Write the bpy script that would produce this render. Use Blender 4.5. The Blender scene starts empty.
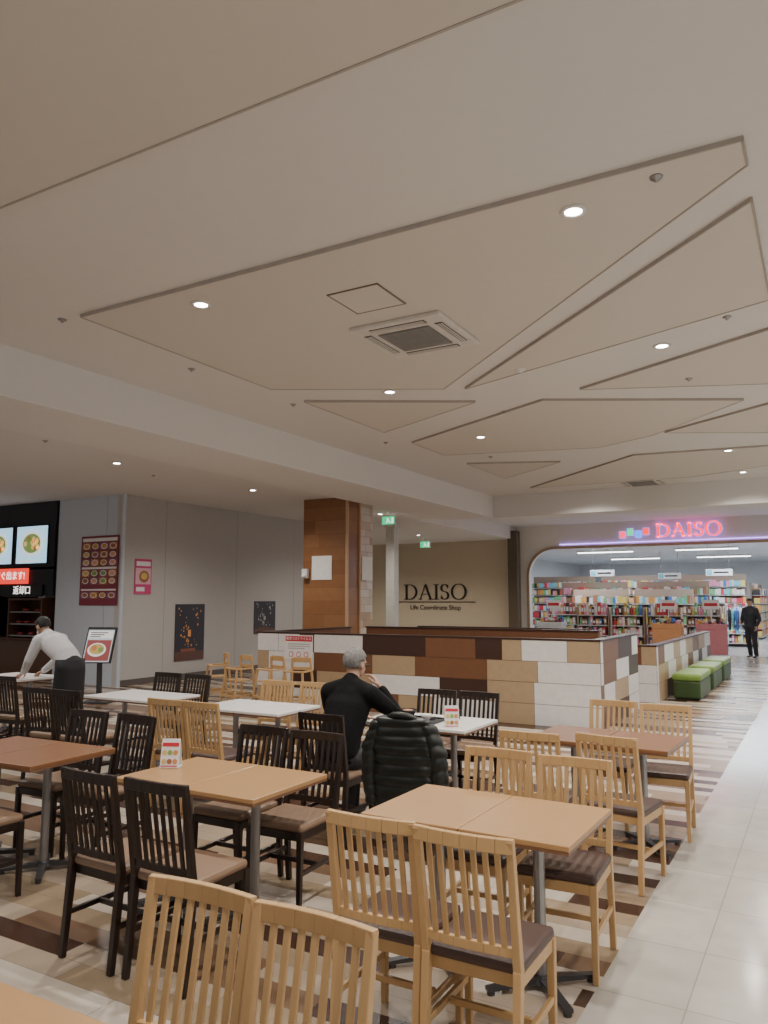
import bpy, math, random
from mathutils import Vector, Matrix
random.seed(7)
C=bpy.context.scene.collection
# ---------------------------------------------------------------- materials
def nodes(m):
    m.use_nodes=True
    return m.node_tree, m.node_tree.nodes, m.node_tree.links
def mat(name,col,rough=.5,metal=0,emit=None,es=0,var=.06,scale=12,spec=.5,bump=0,stretch=None,alpha=1,trans=0):
    m=bpy.data.materials.new(name); t,n,l=nodes(m)
    b=n['Principled BSDF']
    b.inputs['Roughness'].default_value=rough; b.inputs['Metallic'].default_value=metal
    b.inputs['Specular IOR Level'].default_value=spec
    if trans: b.inputs['Transmission Weight'].default_value=trans
    tc=n.new('ShaderNodeTexCoord'); mp=n.new('ShaderNodeMapping'); l.new(tc.outputs['Object'],mp.inputs[0])
    if stretch: mp.inputs['Scale'].default_value=stretch
    nz=n.new('ShaderNodeTexNoise'); nz.inputs['Scale'].default_value=scale; nz.inputs['Detail'].default_value=4
    l.new(mp.outputs[0],nz.inputs['Vector'])
    mx=n.new('ShaderNodeMix'); mx.data_type='RGBA'
    c=Vector(col[:3]); 
    mx.inputs['A'].default_value=(*[max(0,x*(1-var*2)) for x in c],1)
    mx.inputs['B'].default_value=(*[min(1,x*(1+var*2)) for x in c],1)
    l.new(nz.outputs[0],mx.inputs['Factor']); l.new(mx.outputs['Result'],b.inputs['Base Color'])
    if bump:
        bp=n.new('ShaderNodeBump'); bp.inputs['Strength'].default_value=bump; bp.inputs['Distance'].default_value=.01
        l.new(nz.outputs[0],bp.inputs['Height']); l.new(bp.outputs[0],b.inputs['Normal'])
    if emit:
        b.inputs['Emission Color'].default_value=(*emit,1); b.inputs['Emission Strength'].default_value=es
    return m
def wood(name,col,dark,rough=.4,st=(1.5,14,14),scale=3):
    m=mat(name,col,rough,stretch=st,scale=scale,var=0)
    t,n,l=nodes(m)
    mx=[x for x in n if x.type=='MIX'][0]
    mx.inputs['A'].default_value=(*dark,1); mx.inputs['B'].default_value=(*col,1)
    return m
def cellmat(name,cols,weights,cw,ch,rough,axis='xy',gap=None,gapcol=(.2,.16,.12),spec=.5,stagger=True,rv=0):
    """random coloured planks / tiles from object-space cells"""
    m=bpy.data.materials.new(name); t,n,l=nodes(m); b=n['Principled BSDF']
    b.inputs['Roughness'].default_value=rough; b.inputs['Specular IOR Level'].default_value=spec
    tc=n.new('ShaderNodeTexCoord'); sp=n.new('ShaderNodeSeparateXYZ'); l.new(tc.outputs['Object'],sp.inputs[0])
    def M(op,a,bb=None,c=None):
        q=n.new('ShaderNodeMath'); q.operation=op
        for i,v in enumerate((a,bb,c)):
            if v is None: continue
            if isinstance(v,(int,float)): q.inputs[i].default_value=v
            else: l.new(v,q.inputs[i])
        return q.outputs[0]
    U=sp.outputs['XYZ'.index(axis[0].upper())]; V=sp.outputs['XYZ'.index(axis[1].upper())]
    vr=M('DIVIDE',V,ch); row=M('FLOOR',vr)
    wn=n.new('ShaderNodeTexWhiteNoise'); wn.noise_dimensions='1D'; l.new(row,wn.inputs['W'])
    ur=M('DIVIDE',U,cw)
    if stagger: ur=M('ADD',ur,M('MULTIPLY',wn.outputs['Value'],3.0))
    col=M('FLOOR',ur)
    cb=n.new('ShaderNodeCombineXYZ'); l.new(col,cb.inputs[0]); l.new(row,cb.inputs[1])
    w2=n.new('ShaderNodeTexWhiteNoise'); w2.noise_dimensions='2D'; l.new(cb.outputs[0],w2.inputs['Vector'])
    cr=n.new('ShaderNodeValToRGB'); cr.color_ramp.interpolation='CONSTANT'
    e=cr.color_ramp.elements; acc=0; tot=sum(weights)
    e.remove(e[1])
    for i,(c,w) in enumerate(zip(cols,weights)):
        el=e[0] if i==0 else e.new(min(.999,acc/tot))
        el.color=(*c,1); acc+=w
    l.new(w2.outputs['Value'],cr.inputs[0]); out=cr.outputs[0]
    if gap:
        fu=M('FRACT',ur); fv=M('FRACT',vr)
        a=M('LESS_THAN',M('MINIMUM',fu,M('SUBTRACT',1.0,fu)),gap/cw)
        c2=M('LESS_THAN',M('MINIMUM',fv,M('SUBTRACT',1.0,fv)),gap/ch)
        g=M('MAXIMUM',a,c2)
        mx=n.new('ShaderNodeMix'); mx.data_type='RGBA'; l.new(g,mx.inputs['Factor']); l.new(out,mx.inputs['A']); mx.inputs['B'].default_value=(*gapcol,1)
        out=mx.outputs['Result']
    nz=n.new('ShaderNodeTexNoise'); nz.inputs['Scale'].default_value=6; l.new(tc.outputs['Object'],nz.inputs['Vector'])
    m2=n.new('ShaderNodeMix'); m2.data_type='RGBA'; m2.blend_type='MULTIPLY'; m2.inputs['Factor'].default_value=.25
    l.new(out,m2.inputs['A']); l.new(nz.outputs[0],m2.inputs['B']); l.new(m2.outputs['Result'],b.inputs['Base Color'])
    return m
# ---------------------------------------------------------------- mesh builder
class MB:
    def __init__(s): s.v=[];s.f=[];s.m=[]
    def add(s,vs,fs,m=0):
        o=len(s.v); s.v+= [tuple(x) for x in vs]
        for f in fs: s.f.append([i+o for i in f]); s.m.append(m)
        return s
    def box(s,c,d,m=0,rz=0,R=None):
        hx,hy,hz=[q/2 for q in d]
        vs=[Vector((x,y,z)) for x in(-hx,hx) for y in(-hy,hy) for z in(-hz,hz)]
        if R is None: R=Matrix.Rotation(rz,3,'Z')
        vs=[R@q+Vector(c) for q in vs]
        return s.add(vs,[(0,1,3,2),(4,6,7,5),(0,4,5,1),(2,3,7,6),(0,2,6,4),(1,5,7,3)],m)
    def bar(s,p,q,w,d,side=(1,0,0),m=0,w2=None,d2=None):
        p=Vector(p);q=Vector(q);t=(q-p).normalized();sd=Vector(side);sd=(sd-t*sd.dot(t)).normalized();u=t.cross(sd)
        w2=w2 or w; d2=d2 or d; vs=[]
        for P,a,b in((p,w,d),(q,w2,d2)):
            for i,j in((-1,-1),(1,-1),(1,1),(-1,1)): vs.append(P+sd*a/2*i+u*b/2*j)
        return s.add(vs,[(3,2,1,0),(4,5,6,7),(0,1,5,4),(1,2,6,5),(2,3,7,6),(3,0,4,7)],m)
    def cyl(s,p,q,r1,r2=None,n=16,m=0):
        r2=r1 if r2 is None else r2
        return s.loft([p,q],[r1,r2],[r1,r2],n=n,m=m,cap='flat')
    def loft(s,pts,rx,ry=None,side=(1,0,0),n=14,m=0,cap='round'):
        ry=ry or rx; pts=[Vector(p) for p in pts]; rings=[]
        N=len(pts)
        def frame(i):
            t=(pts[min(i+1,N-1)]-pts[max(i-1,0)]).normalized()
            sd=Vector(side); 
            if abs(sd.normalized().dot(t))>.95: sd=Vector((0,1,0)) if abs(t.y)<.9 else Vector((0,0,1))
            sd=(sd-t*sd.dot(t)).normalized(); return t,sd,t.cross(sd)
        spec=[]
        if cap=='round':
            t,a,b=frame(0); r=min(rx[0],ry[0])
            for al in(85,60,30):
                q=math.radians(al); spec.append((pts[0]-t*r*math.sin(q),rx[0]*math.cos(q),ry[0]*math.cos(q),a,b))
        for i in range(N):
            t,a,b=frame(i); spec.append((pts[i],rx[i],ry[i],a,b))
        if cap=='round':
            t,a,b=frame(N-1); r=min(rx[-1],ry[-1])
            for al in(30,60,85):
                q=math.radians(al); spec.append((pts[-1]+t*r*math.sin(q),rx[-1]*math.cos(q),ry[-1]*math.cos(q),a,b))
        vs=[];fs=[]
        for (c,x,y,a,b) in spec:
            for k in range(n):
                g=2*math.pi*k/n; vs.append(c+a*x*math.cos(g)+b*y*math.sin(g))
        for i in range(len(spec)-1):
            for k in range(n):
                k2=(k+1)%n; fs.append((i*n+k,i*n+k2,(i+1)*n+k2,(i+1)*n+k))
        fs.append(tuple(range(n))[::-1]); fs.append(tuple((len(spec)-1)*n+k for k in range(n)))
        return s.add(vs,fs,m)
    def sphere(s,c,r,n=16,m=0,R=None):
        if isinstance(r,(int,float)): r=(r,r,r)
        R=R or Matrix.Identity(3); c=Vector(c); vs=[];fs=[];k=n//2
        for i in range(1,k):
            a=math.pi*i/k
            for j in range(n):
                b=2*math.pi*j/n
                vs.append(c+R@Vector((r[0]*math.sin(a)*math.cos(b),r[1]*math.sin(a)*math.sin(b),r[2]*math.cos(a))))
        for i in range(k-2):
            for j in range(n):
                j2=(j+1)%n; fs.append((i*n+j,(i+1)*n+j,(i+1)*n+j2,i*n+j2))
        vs.append(c+R@Vector((0,0,r[2])));vs.append(c+R@Vector((0,0,-r[2])))
        T=len(vs)-2;B=T+1
        for j in range(n):
            j2=(j+1)%n; fs.append((T,j,j2)); fs.append((B,(k-2)*n+j2,(k-2)*n+j))
        return s.add(vs,fs,m)
    def prism(s,poly,z0,z1,m=0):
        n=len(poly)
        a=sum(poly[i][0]*poly[(i+1)%n][1]-poly[(i+1)%n][0]*poly[i][1] for i in range(n))
        if a<0: poly=poly[::-1]
        vs=[(x,y,z0) for x,y in poly]+[(x,y,z1) for x,y in poly]
        fs=[tuple(range(n))[::-1],tuple(range(n,2*n))]+[(i,(i+1)%n,n+(i+1)%n,n+i) for i in range(n)]
        return s.add(vs,fs,m)
    def lathe(s,prof,c=(0,0,0),n=24,m=0):
        vs=[];fs=[]
        for r,z in prof:
            for k in range(n):
                g=2*math.pi*k/n; vs.append((c[0]+r*math.cos(g),c[1]+r*math.sin(g),c[2]+z))
        for i in range(len(prof)-1):
            for k in range(n):
                k2=(k+1)%n; fs.append((i*n+k,i*n+k2,(i+1)*n+k2,(i+1)*n+k))
        return s.add(vs,fs,m)
    # flat art in the XZ plane, facing -Y
    def rect(s,x,z,w,h,m=0,y=0): return s.add([(x,y,z),(x+w,y,z),(x+w,y,z+h),(x,y,z+h)],[(0,1,2,3)],m)
    def disc(s,x,z,r,m=0,y=0,n=18,rz=None):
        rz=rz or r
        return s.add([(x+r*math.cos(2*math.pi*k/n),y,z+rz*math.sin(2*math.pi*k/n)) for k in range(n)],[tuple(range(n))],m)
    def obj(s,name,mats,parent=None,bevel=0,smooth=False,loc=None,rot=None,mods=()):
        me=bpy.data.meshes.new(name); me.from_pydata(s.v,[],s.f); 
        if not isinstance(mats,(list,tuple)): mats=[mats]
        for m in mats: me.materials.append(m)
        for p,mi in zip(me.polygons,s.m): p.material_index=mi; p.use_smooth=smooth
        me.update()
        o=bpy.data.objects.new(name,me); C.objects.link(o)
        if parent: o.parent=parent
        if loc: o.location=loc
        if rot: o.rotation_euler=rot
        if bevel:
            b=o.modifiers.new('bevel','BEVEL'); b.width=bevel; b.segments=2; b.limit_method='ANGLE'
        for t,kw in mods:
            q=o.modifiers.new(t.lower(),t)
            for k,v in kw.items(): setattr(q,k,v)
        return o
def empty(name,loc=(0,0,0),rz=0):
    e=bpy.data.objects.new(name,None); C.objects.link(e); e.location=loc; e.rotation_euler=(0,0,rz); e.empty_display_size=.1; return e
def tag(o,label,cat,group=None,kind=None):
    o['label']=label; o['category']=cat
    if group: o['group']=group
    if kind: o['kind']=kind
    return o
def struct(o,label=None):
    o['kind']='structure'
    if label: o['label']=label
    return o
def copy_thing(root,loc,rz=0):
    r=root.copy(); C.objects.link(r); r.location=loc; r.rotation_euler=(0,0,rz)
    def rec(a,b):
        for ch in list(a.children):
            k=ch.copy(); C.objects.link(k); k.parent=b; rec(ch,k)
    rec(root,r); return r
def textmesh(name,body,size,m,parent=None,loc=(0,0,0),rot=(math.pi/2,0,0),extrude=.002,align='CENTER',sx=1):
    cu=bpy.data.curves.new('t','FONT'); cu.body=body; cu.size=size; cu.extrude=extrude; cu.align_x=align; cu.align_y='CENTER'
    o=bpy.data.objects.new('t',cu); C.objects.link(o)
    dg=bpy.context.evaluated_depsgraph_get(); me=bpy.data.meshes.new_from_object(o.evaluated_get(dg))
    bpy.data.objects.remove(o); me.materials.clear(); me.materials.append(m)
    q=bpy.data.objects.new(name,me); C.objects.link(q); q.location=loc; q.rotation_euler=rot; q.scale=(sx,1,1)
    if parent: q.parent=parent
    return q

WHITE=mat('white paint',(.75,.74,.72),.5)
STEEL=mat('brushed steel',(.35,.35,.36),.35,.9)
DKMETAL=mat('dark grey metal',(.07,.07,.075),.4,.6)
BLACK=mat('black plastic',(.015,.015,.017),.4)
M_CEIL=mat('ceiling channel paint',(.72,.70,.68),.85,var=.01)
M_PAN=mat('beige ceiling panel paint',(.66,.615,.56),.85,var=.01)
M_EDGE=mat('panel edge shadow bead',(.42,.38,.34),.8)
M_BEAM=mat('beam paint',(.76,.74,.72),.85,var=.01)
M_WALL=mat('pale grey wall paper',(.50,.485,.465),.8,var=.02)
M_WALLB=mat('wall panel tinted for cool light',(.54,.585,.66),.7,var=.02)  # bluish base colour paints in the cool light falling on this wall
M_BEIGE=mat('beige feature wall',(.56,.47,.34),.7,var=.02)

# ---------------------------------------------------------------- floor
M_FLOOR=cellmat('mixed vinyl planks',[(.33,.25,.165),(.56,.49,.41),(.19,.115,.07),(.06,.03,.02),(.41,.33,.25)],[3,3,2.2,2.8,2],.95,.155,.27,gap=.0015,gapcol=(.2,.15,.11),spec=.4)
M_AISLE=cellmat('polished cream tiles',[(.53,.505,.455),(.50,.48,.435),(.55,.525,.475)],[1,1,1],.6,.6,.13,gap=.003,gapcol=(.36,.33,.28),stagger=False,spec=.7)
M_SHOPF=cellmat('polished white shop tiles',[(.7,.7,.7),(.66,.67,.68)],[1,1],.6,.6,.15,gap=.003,gapcol=(.5,.5,.5),stagger=False,spec=.6)
b=MB(); b.box((-9.5,10,-.05),(17.06,26.5,.1)); 
struct(b.obj('floor',M_FLOOR))
b=MB(); b.box((2.5,11.4,-.05),(6.94,29.2,.1)); struct(b.obj('floor.001',M_AISLE))
b=MB(); b.box((-9.5,24.63,-.05),(17.06,2.76,.1)); struct(b.obj('floor.002',M_AISLE))
b=MB(); b.box((-6,36.5,-.05),(26,21,.1)); struct(b.obj('floor.003',M_SHOPF))

# ---------------------------------------------------------------- ceilings
b=MB(); b.box((-.47,8.0,4.27),(12.94,20,.1)); struct(b.obj('ceiling',M_CEIL))
def edge_line(b,poly,z):
    n=len(poly)
    for i in range(n):
        p=Vector((*poly[i],z));q=Vector((*poly[(i+1)%n],z)); b.bar(p,q,.03,.014,side=(0,0,1),m=1)
panels=[[(-5.6,4.4),(-.25,4.4),(-.25,4.68),(-3.8,8.12),(-5.6,7.12)],
 [(-.26,5.13),(-3.58,8.25),(-.26,6.98)],[(-2.4,8.95),(-.26,7.75),(-.26,9.85)],
 [(-5.6,7.8),(-3.72,8.88),(-5.6,9.85)],[(-5.6,10.75),(-2.95,9.22),(-.75,10.45),(-2.15,12.05),(-3.1,12.6),(-5.6,11.95)],
 [(-1.95,11.95),(-.26,10.65),(-.26,12.9)],[(-5.6,12.95),(-4.05,13.6),(-5.6,14.9)],
 [(-5.6,16.5),(-2.75,13.6),(-.3,13.9),(-.3,15.6),(-2.2,16.6)],
 [(-6.9,-2),(6,-2),(6,2.85),(-6.9,2.85)],
 [(.35,4.4),(5.7,4.4),(5.7,7.1),(3.9,8.1),(.35,4.7)],[(.35,7),(3.6,8.25),(.35,5.2)],[(.35,9.8),(2.4,8.95),(.35,7.8)]]
for i,p in enumerate(panels):
    b=MB(); b.prism(p,4.195,4.225)
    edge_line(b,p,4.205)
    struct(b.obj('ceiling.%03d'%(i+1),[M_PAN,M_EDGE]),'shallow angular beige ceiling panel')
b=MB(); b.box((-14.2,7.0,3.90),(11.84,22.5,.14)); struct(b.obj('ceiling.020',M_CEIL))
b=MB(); b.box((-7.61,7.8,3.985),(1.34,19.6,.57)); struct(b.obj('trim_1',M_BEAM),'deep dropped ceiling beam')
b=MB(); b.box((-.47,17.85,3.985),(12.94,.5,.57)); struct(b.obj('trim_2',M_BEAM))
b=MB(); b.box((-1.9,22.1,4.32),(15.2,8.0,.1)); struct(b.obj('ceiling.021',M_CEIL))
b=MB(); b.box((-14.8,22.2,3.90),(10.6,8.0,.14)); struct(b.obj('ceiling.022',M_CEIL))
b=MB(); b.box((-9.45,22.1,4.08),(.1,8.0,.5)); struct(b.obj('trim_3',M_CEIL))
VIO=mat('violet light slot',(.3,.3,.6),.5,emit=(.35,.35,1),es=1.5)
b=MB(); b.box((-8.31,5.5,3.822),(.03,6.5,.012)); struct(b.obj('trim_4',VIO),'faint violet light slot')

# ---------------------------------------------------------------- walls
b=MB(); b.box((-12.3,15.45,1.93),(.2,9.2,3.86),0)
for y in(12.0,14.3,16.6,18.9): b.box((-12.198,y,1.93),(.004,.012,3.8),1)
struct(b.obj('wall_left',[M_WALL,M_EDGE]))
b=MB(); b.box((-13.3,10.95,1.93),(1.8,.2,3.86)); b.box((-12.7,10.846,1.93),(.012,.004,3.8),1)
struct(b.obj('wall_left.001',[M_WALLB,M_EDGE]))
b=MB(); b.cyl((-12.16,10.80,0),(-12.16,10.80,3.83),.04,n=12); struct(b.obj('trim_5',M_WALLB))
b=MB(); b.box((-16.5,14.2,1.93),(4.8,.2,3.86)); struct(b.obj('wall_stall',mat('dark stall wall',(.08,.07,.065),.6)))
b=MB(); b.box((-12.19,15.45,.06),(.02,9.2,.12)); struct(b.obj('baseboard_left',mat('dark baseboard',(.12,.1,.09),.5)))
b=MB(); b.box((-20,14,1.95),(.2,34,3.9)); struct(b.obj('wall_far_left',M_WALL))
M_FASC=mat('off white fascia paint',(.74,.70,.64),.7,var=.01)
def shopfront():
    b=MB(); y0,y1=25.9,26.2
    b.box((-14.9,26.05,2.15),(10.8,.3,4.3),0)
    struct(b.obj('wall_back',[M_BEIGE]))
    b=MB()
    X0=-8.95; zt=3.48; r=.95
    b.box((-9.225,26.05,2.15),(.55,.3,4.3),0)
    pts=[(X0+r-r*math.cos(a),zt-r+r*math.sin(a)) for a in [math.pi/2*k/10 for k in range(11)]]
    poly=[(X0,4.3)]+[(X0,zt-r)]+pts[1:]+[(X0+r,4.3)]
    n=len(poly); vs=[(x,y0,z) for x,z in poly]+[(x,y1,z) for x,z in poly]
    fs=[tuple(range(n)),tuple(range(n,2*n))[::-1]]+[(i,n+i,n+(i+1)%n,(i+1)%n) for i in range(n)]
    b.add(vs,fs,0)
    b.box(((X0+r+8)/2,26.05,(4.3+zt)/2),(8-X0-r,.3,4.3-zt),0)
    struct(b.obj('wall_back.001',[M_FASC]))
    t=MB(); path=[(X0,0)]+[(X0,zt-r)]+pts[1:]+[(8,zt)]
    for i in range(len(path)-1):
        p,q=path[i],path[i+1]; t.bar((p[0],25.87,p[1]),(q[0],25.87,q[1]),.05,.09,side=(0,1,0))
    struct(t.obj('trim_6',mat('tan opening trim',(.40,.29,.19),.4)))
shopfront()
b=MB(); b.box((-3.1,25.86,3.585),(9.4,.03,.02)); struct(b.obj('trim_7',mat('violet neon line',(.4,.3,.9),.5,emit=(.45,.28,1),es=4)),'violet neon light line')
SHW=mat('shop white wall',(.66,.67,.69),.6,var=.01)
b=MB(); b.box((-6,47,1.9),(26,.2,3.8)); struct(b.obj('wall_shop_back',SHW))
b=MB(); b.box((-13,36.5,1.9),(.2,20.6,3.8)); struct(b.obj('wall_shop_left',SHW))
b=MB(); b.box((6.9,36.5,1.9),(.2,20.6,3.8)); struct(b.obj('wall_shop_right',SHW))
b=MB(); b.box((-3,36.6,3.85),(20.2,20.8,.1)); struct(b.obj('ceiling.023',SHW))

# ---------------------------------------------------------------- column
def column():
    e=empty('column',(-9.05,13.9,0))
    Wd=cellmat('orange brown wood cladding',[(.32,.145,.058),(.28,.122,.048),(.36,.17,.072)],[1,1,1],2.0,.28,.35,axis='xz',gap=.002,gapcol=(.12,.06,.03))
    Tl=cellmat('cream and tan tiles',[(.66,.56,.44),(.50,.36,.22),(.74,.67,.58)],[3,1,3],.40,.16,.35,axis='yz',gap=.004,gapcol=(.40,.28,.18))
    b=MB(); b.box((0,0,1.915),(1.1,1.0,3.83)); b.obj('core',Wd,e)
    b=MB(); b.box((.56,.26,1.915),(.02,.48,3.8)); b.obj('tile_cladding',Tl,e)
    b=MB(); b.box((.565,-.03,1.915),(.035,.05,3.8)); b.box((.55,-.5,1.915),(.05,.05,3.83)); b.obj('corner_trim',mat('light corner trim',(.55,.35,.2),.4),e)
    tag(e,'square column clad in orange-brown wood and tiles','column')
column()
def paper(name,x,y,z,w,h,rz,label,lines=0):
    b=MB(); b.box((0,0,0),(w,.008,h))
    o=b.obj(name,[mat('white paper',(.85,.84,.82),.6),mat('grey print',(.4,.38,.4),.6)],loc=(x,y,z),rot=(0,0,rz))
    return tag(o,label,'notice')
paper('paper_notice',-9.12,13.39,2.37,.5,.5,0,'white paper notice pinned to the wood column')
paper('paper_notice',-8.465,14.15,2.37,.42,.5,math.pi/2,'white paper notice on the tiled column side')
b=MB(); b.box((0,0,0),(.14,.1,.2)); b.cyl((-.05,-.06,-.05),(.05,-.06,-.05),.035); 
tag(b.obj('paper_towel_dispenser',WHITE,bevel=.015,loc=(-9.5,13.34,2.25)),'small white towel dispenser on the wood column','dispenser')
b=MB(); b.box((0,0,1.9),(.26,.26,3.8)); b.box((0,0,.1),(.32,.32,.2)); b.box((0,0,3.72),(.32,.32,.16))
tag(b.obj('column',mat('off white post',(.6,.6,.55),.5),bevel=.01,loc=(-10.1,18.2,0)),'slim off-white square post','column')
b=MB(); b.box((0,0,2.05),(.34,.34,4.1)); b.box((0,0,.1),(.4,.4,.2)); b.box((0,0,2.9),(.36,.36,.04))
tag(b.obj('column',mat('dark bronze post',(.12,.09,.06),.4),bevel=.01,loc=(-9.35,25.6,0)),'dark bronze post beside the shop opening','column')

# ---------------------------------------------------------------- partitions
PC=[mat('white laminate tile',(.74,.73,.72),.35),mat('tan laminate tile',(.42,.30,.18),.35),mat('brown laminate tile',(.17,.075,.035),.35),
    mat('dark brown laminate tile',(.05,.022,.014),.35),mat('dark brown cap',(.04,.018,.011),.35),mat('inner brown panel',(.15,.065,.032),.4)]
def tiled(b,p0,ux,L,H,rows,seed,wmin=.55,wmax=.95,weights=(5,2,2,1.6),plan=None):
    rnd=random.Random(seed); h=H/rows; off=Vector(p0); ux=Vector(ux)
    for r in range(rows):
        x=0; z=r*h; last=-1; row=plan[rows-1-r] if plan else None; k=0
        while x<L-1e-4:
            if row and k<len(row): frac,c=row[k]; w=frac*L
            else:
                w=rnd.uniform(wmin,wmax); c=last
                while c==last: c=rnd.choices(range(4),weights)[0]
            k+=1; w=min(w,L-x)
            if L-x-w<.15: w=L-x
            a=off+ux*x+Vector((0,0,z)); g=.003
            b.add([a+ux*g+Vector((0,0,g)),a+ux*(w-g)+Vector((0,0,g)),a+ux*(w-g)+Vector((0,0,h-g)),a+ux*g+Vector((0,0,h-g))],[(0,1,2,3)],c)
            x+=w; last=c
def partition(name,x0,x1,y0,y1,H,seed,label,faces='front',plan=None,rows=4):
    e=empty(name,((x0+x1)/2,(y0+y1)/2,0))
    b=MB(); w,d=x1-x0,y1-y0
    b.box((0,0,H/2),(w-.01,d-.01,H),5)
    if 'front' in faces: tiled(b,(-w/2,-d/2-.002,0),(1,0,0),w,H,rows,seed,plan=plan)
    if 'right' in faces: tiled(b,(w/2+.002,-d/2,0),(0,1,0),d,H,rows,seed+5)
    b.obj('panel',PC,e)
    b=MB(); b.box((0,0,H+.012),(w+.02,d+.02,.024)); b.obj('top_cap',PC[4],e)
    tag(e,label,'partition'); return e
plan=[[(.075,0),(.075,0),(.05,2),(.16,0),(.19,3),(.14,2),(.07,3),(.05,1)],
      [(.04,1),(.16,0),(.19,2),(.13,1),(.2,2),(.13,1),(.15,0)],
      [(.12,0),(.09,3),(.18,1),(.2,0),(.13,3),(.12,1),(.16,0)],
      [(.1,1),(.22,0),(.15,2),(.1,1),(.17,0),(.1,1),(.16,0)]]
partition('booth_partition',-8.35,-2.62,10.38,10.52,1.15,3,'waist-high partition of white, tan and brown laminate tiles',plan=plan,faces=('front','right'))
partition('booth_partition',-2.76,-2.62,10.53,12.7,1.15,8,'tiled partition end return with dark cap',faces=('right',))
partition('booth_partition',-7.8,-3.3,13.0,13.14,1.17,11,'rear booth partition with brown panels and dark cap',faces=('back',))
partition('booth_partition',-8.35,-8.21,10.53,13.1,1.15,18,'side booth partition with dark cap',faces=('back',))
partition('booth_partition',-5.6,-2.5,13.6,13.74,.92,23,'lower tiled partition with white and brown tiles',faces=('front','right'),rows=3)
partition('booth_partition',-2.64,-2.5,13.75,20.5,.92,29,'long low tiled partition beside the polished aisle',faces=('right',),rows=3)
partition('booth_partition',-8.0,-4.2,15.6,15.74,1.1,37,'brown booth partition further inside the seating area',faces=('front',),rows=4)
gt=mat('lime green vinyl',(.16,.28,.05),.4); gs=mat('dark green vinyl',(.035,.075,.02),.45)
def bench():
    e=empty('bench')
    b=MB(); b.box((0,0,.02+.15),(.44,1.35,.3)); b.obj('base',gs,e,bevel=.03)
    b=MB(); b.box((0,0,.38),(.47,1.38,.12)); b.obj('cushion',gt,e,bevel=.04,smooth=False)
    b=MB(); b.box((0,0,.01),(.38,1.25,.02)); b.obj('plinth',BLACK,e)
    return e
bn=bench(); bn.location=(-2.14,14.9,0); tag(bn,'green vinyl bench beside the tiled partition','bench','green benches along the partition')
for y in(16.7,18.5): copy_thing(bn,(-2.14,y,0))

SR=mat('red print',(.6,.03,.05),.5); WP=mat('sign white',(.8,.79,.78),.5)
b=MB(); b.box((0,0,0),(.55,.01,.40)); b.rect(-.265,.10,.53,.085,1,-.0065)
for i in range(3): b.rect(-.22,.05-i*.035,.44-.1*(i==2),.012,2,-.0065)
for x in(-.15,0,.15): b.disc(x,-.11,.045,1,-.0065); b.disc(x,-.11,.033,0,-.008)
e=tag(b.obj('notice_board',[WP,SR,mat('grey small print',(.35,.33,.35),.5)],loc=(-7.5,10.372,.93)),'white notice with red heading on the tiled partition','notice')
textmesh('heading','新型コロナウイルス',.055,WP,e,(0,-.009,.142))

# ---------------------------------------------------------------- wall posters
def poster(name,w,h,mats,fn,loc,rz,label,cat='poster'):
    b=MB(); b.box((0,.006,0),(w,.012,h)); fn(b,w,h)
    return tag(b.obj(name,mats,loc=loc,rot=(0,0,rz)),label,cat)
def lant(b,w,h):
    r=random.Random(4)
    b.rect(-w/2,-h/2,w,h*.16,2,-.002)
    for i in range(34):
        s=r.uniform(.007,.022); z=r.uniform(-h*.3,h*.45); b.disc(r.uniform(-w*.42,w*.42)*(.5+.5*(z/h+.5)),z,s,1,-.003,rz=s*1.35)
    b.rect(-w*.07,-h*.08,w*.1,h*.12,1,-.003); b.rect(-w*.3,-h*.34,w*.5,h*.05,3,-.003)
DK=mat('dark poster print',(.03,.025,.035),.4); OR=mat('orange lantern print',(.8,.36,.09),.4); BR=mat('brown print',(.12,.05,.03),.4)
H90=math.pi/2
poster('poster',.90,1.22,[DK,OR,BR,mat('red brown print',(.3,.09,.05),.4)],lant,(-12.185,12.78,1.0),H90,'dark poster of glowing orange lanterns on the wall')
poster('poster',.84,.80,[DK,mat('grey print pale',(.4,.38,.36),.5),BR,BR],lant,(-12.185,15.4,1.27),H90,'dark framed poster low on the grey wall')
FOODC=[mat('food print %d'%i,c,.5) for i,c in enumerate([(.6,.27,.09),(.65,.48,.15),(.35,.13,.06),(.25,.38,.1),(.7,.35,.24)])]
def redp(b,w,h):
    b.rect(-w*.42,h*.30,w*.84,h*.13,1,-.002); b.rect(-w*.45,-h*.22,w*.9,h*.46,2,-.002); b.disc(w*.05,0,w*.30,3,-.003,rz=h*.17); b.disc(w*.05,.01,w*.2,4,-.004,rz=h*.1); b.rect(-w*.4,-h*.42,w*.5,h*.12,1,-.002)
poster('poster',.45,.72,[mat('magenta pink print',(.60,.07,.22),.5),WP,mat('pale pink print',(.75,.45,.5),.5),FOODC[2],FOODC[1]],redp,(-12.185,11.38,2.18),H90,'small pink promotional poster on the wall')
def menu(b,w,h):
    r=random.Random(2)
    b.rect(-w*.46,h*.42,w*.92,h*.05,1,-.002); b.rect(-w*.46,h*.02,w*.92,h*.03,1,-.002); b.rect(-w*.46,-h*.29,w*.92,h*.025,1,-.002)
    for i in range(6):
        for j in range(4):
            x=-w*.46+j*w*.235; z=(h*.30,h*.18,h*.065,-h*.09,-h*.20,-h*.40)[i]; hh=(h*.10 if i<5 else h*.09); ww=w*.215
            b.rect(x,z,ww,hh,7+(i+j)%3,-.002)
            b.disc(x+ww*.5,z+hh*.5,ww*.40,1,-.003,rz=hh*.42); b.disc(x+ww*.5,z+hh*.52,ww*.32,2+r.randrange(5),-.004,rz=hh*.32)
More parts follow.
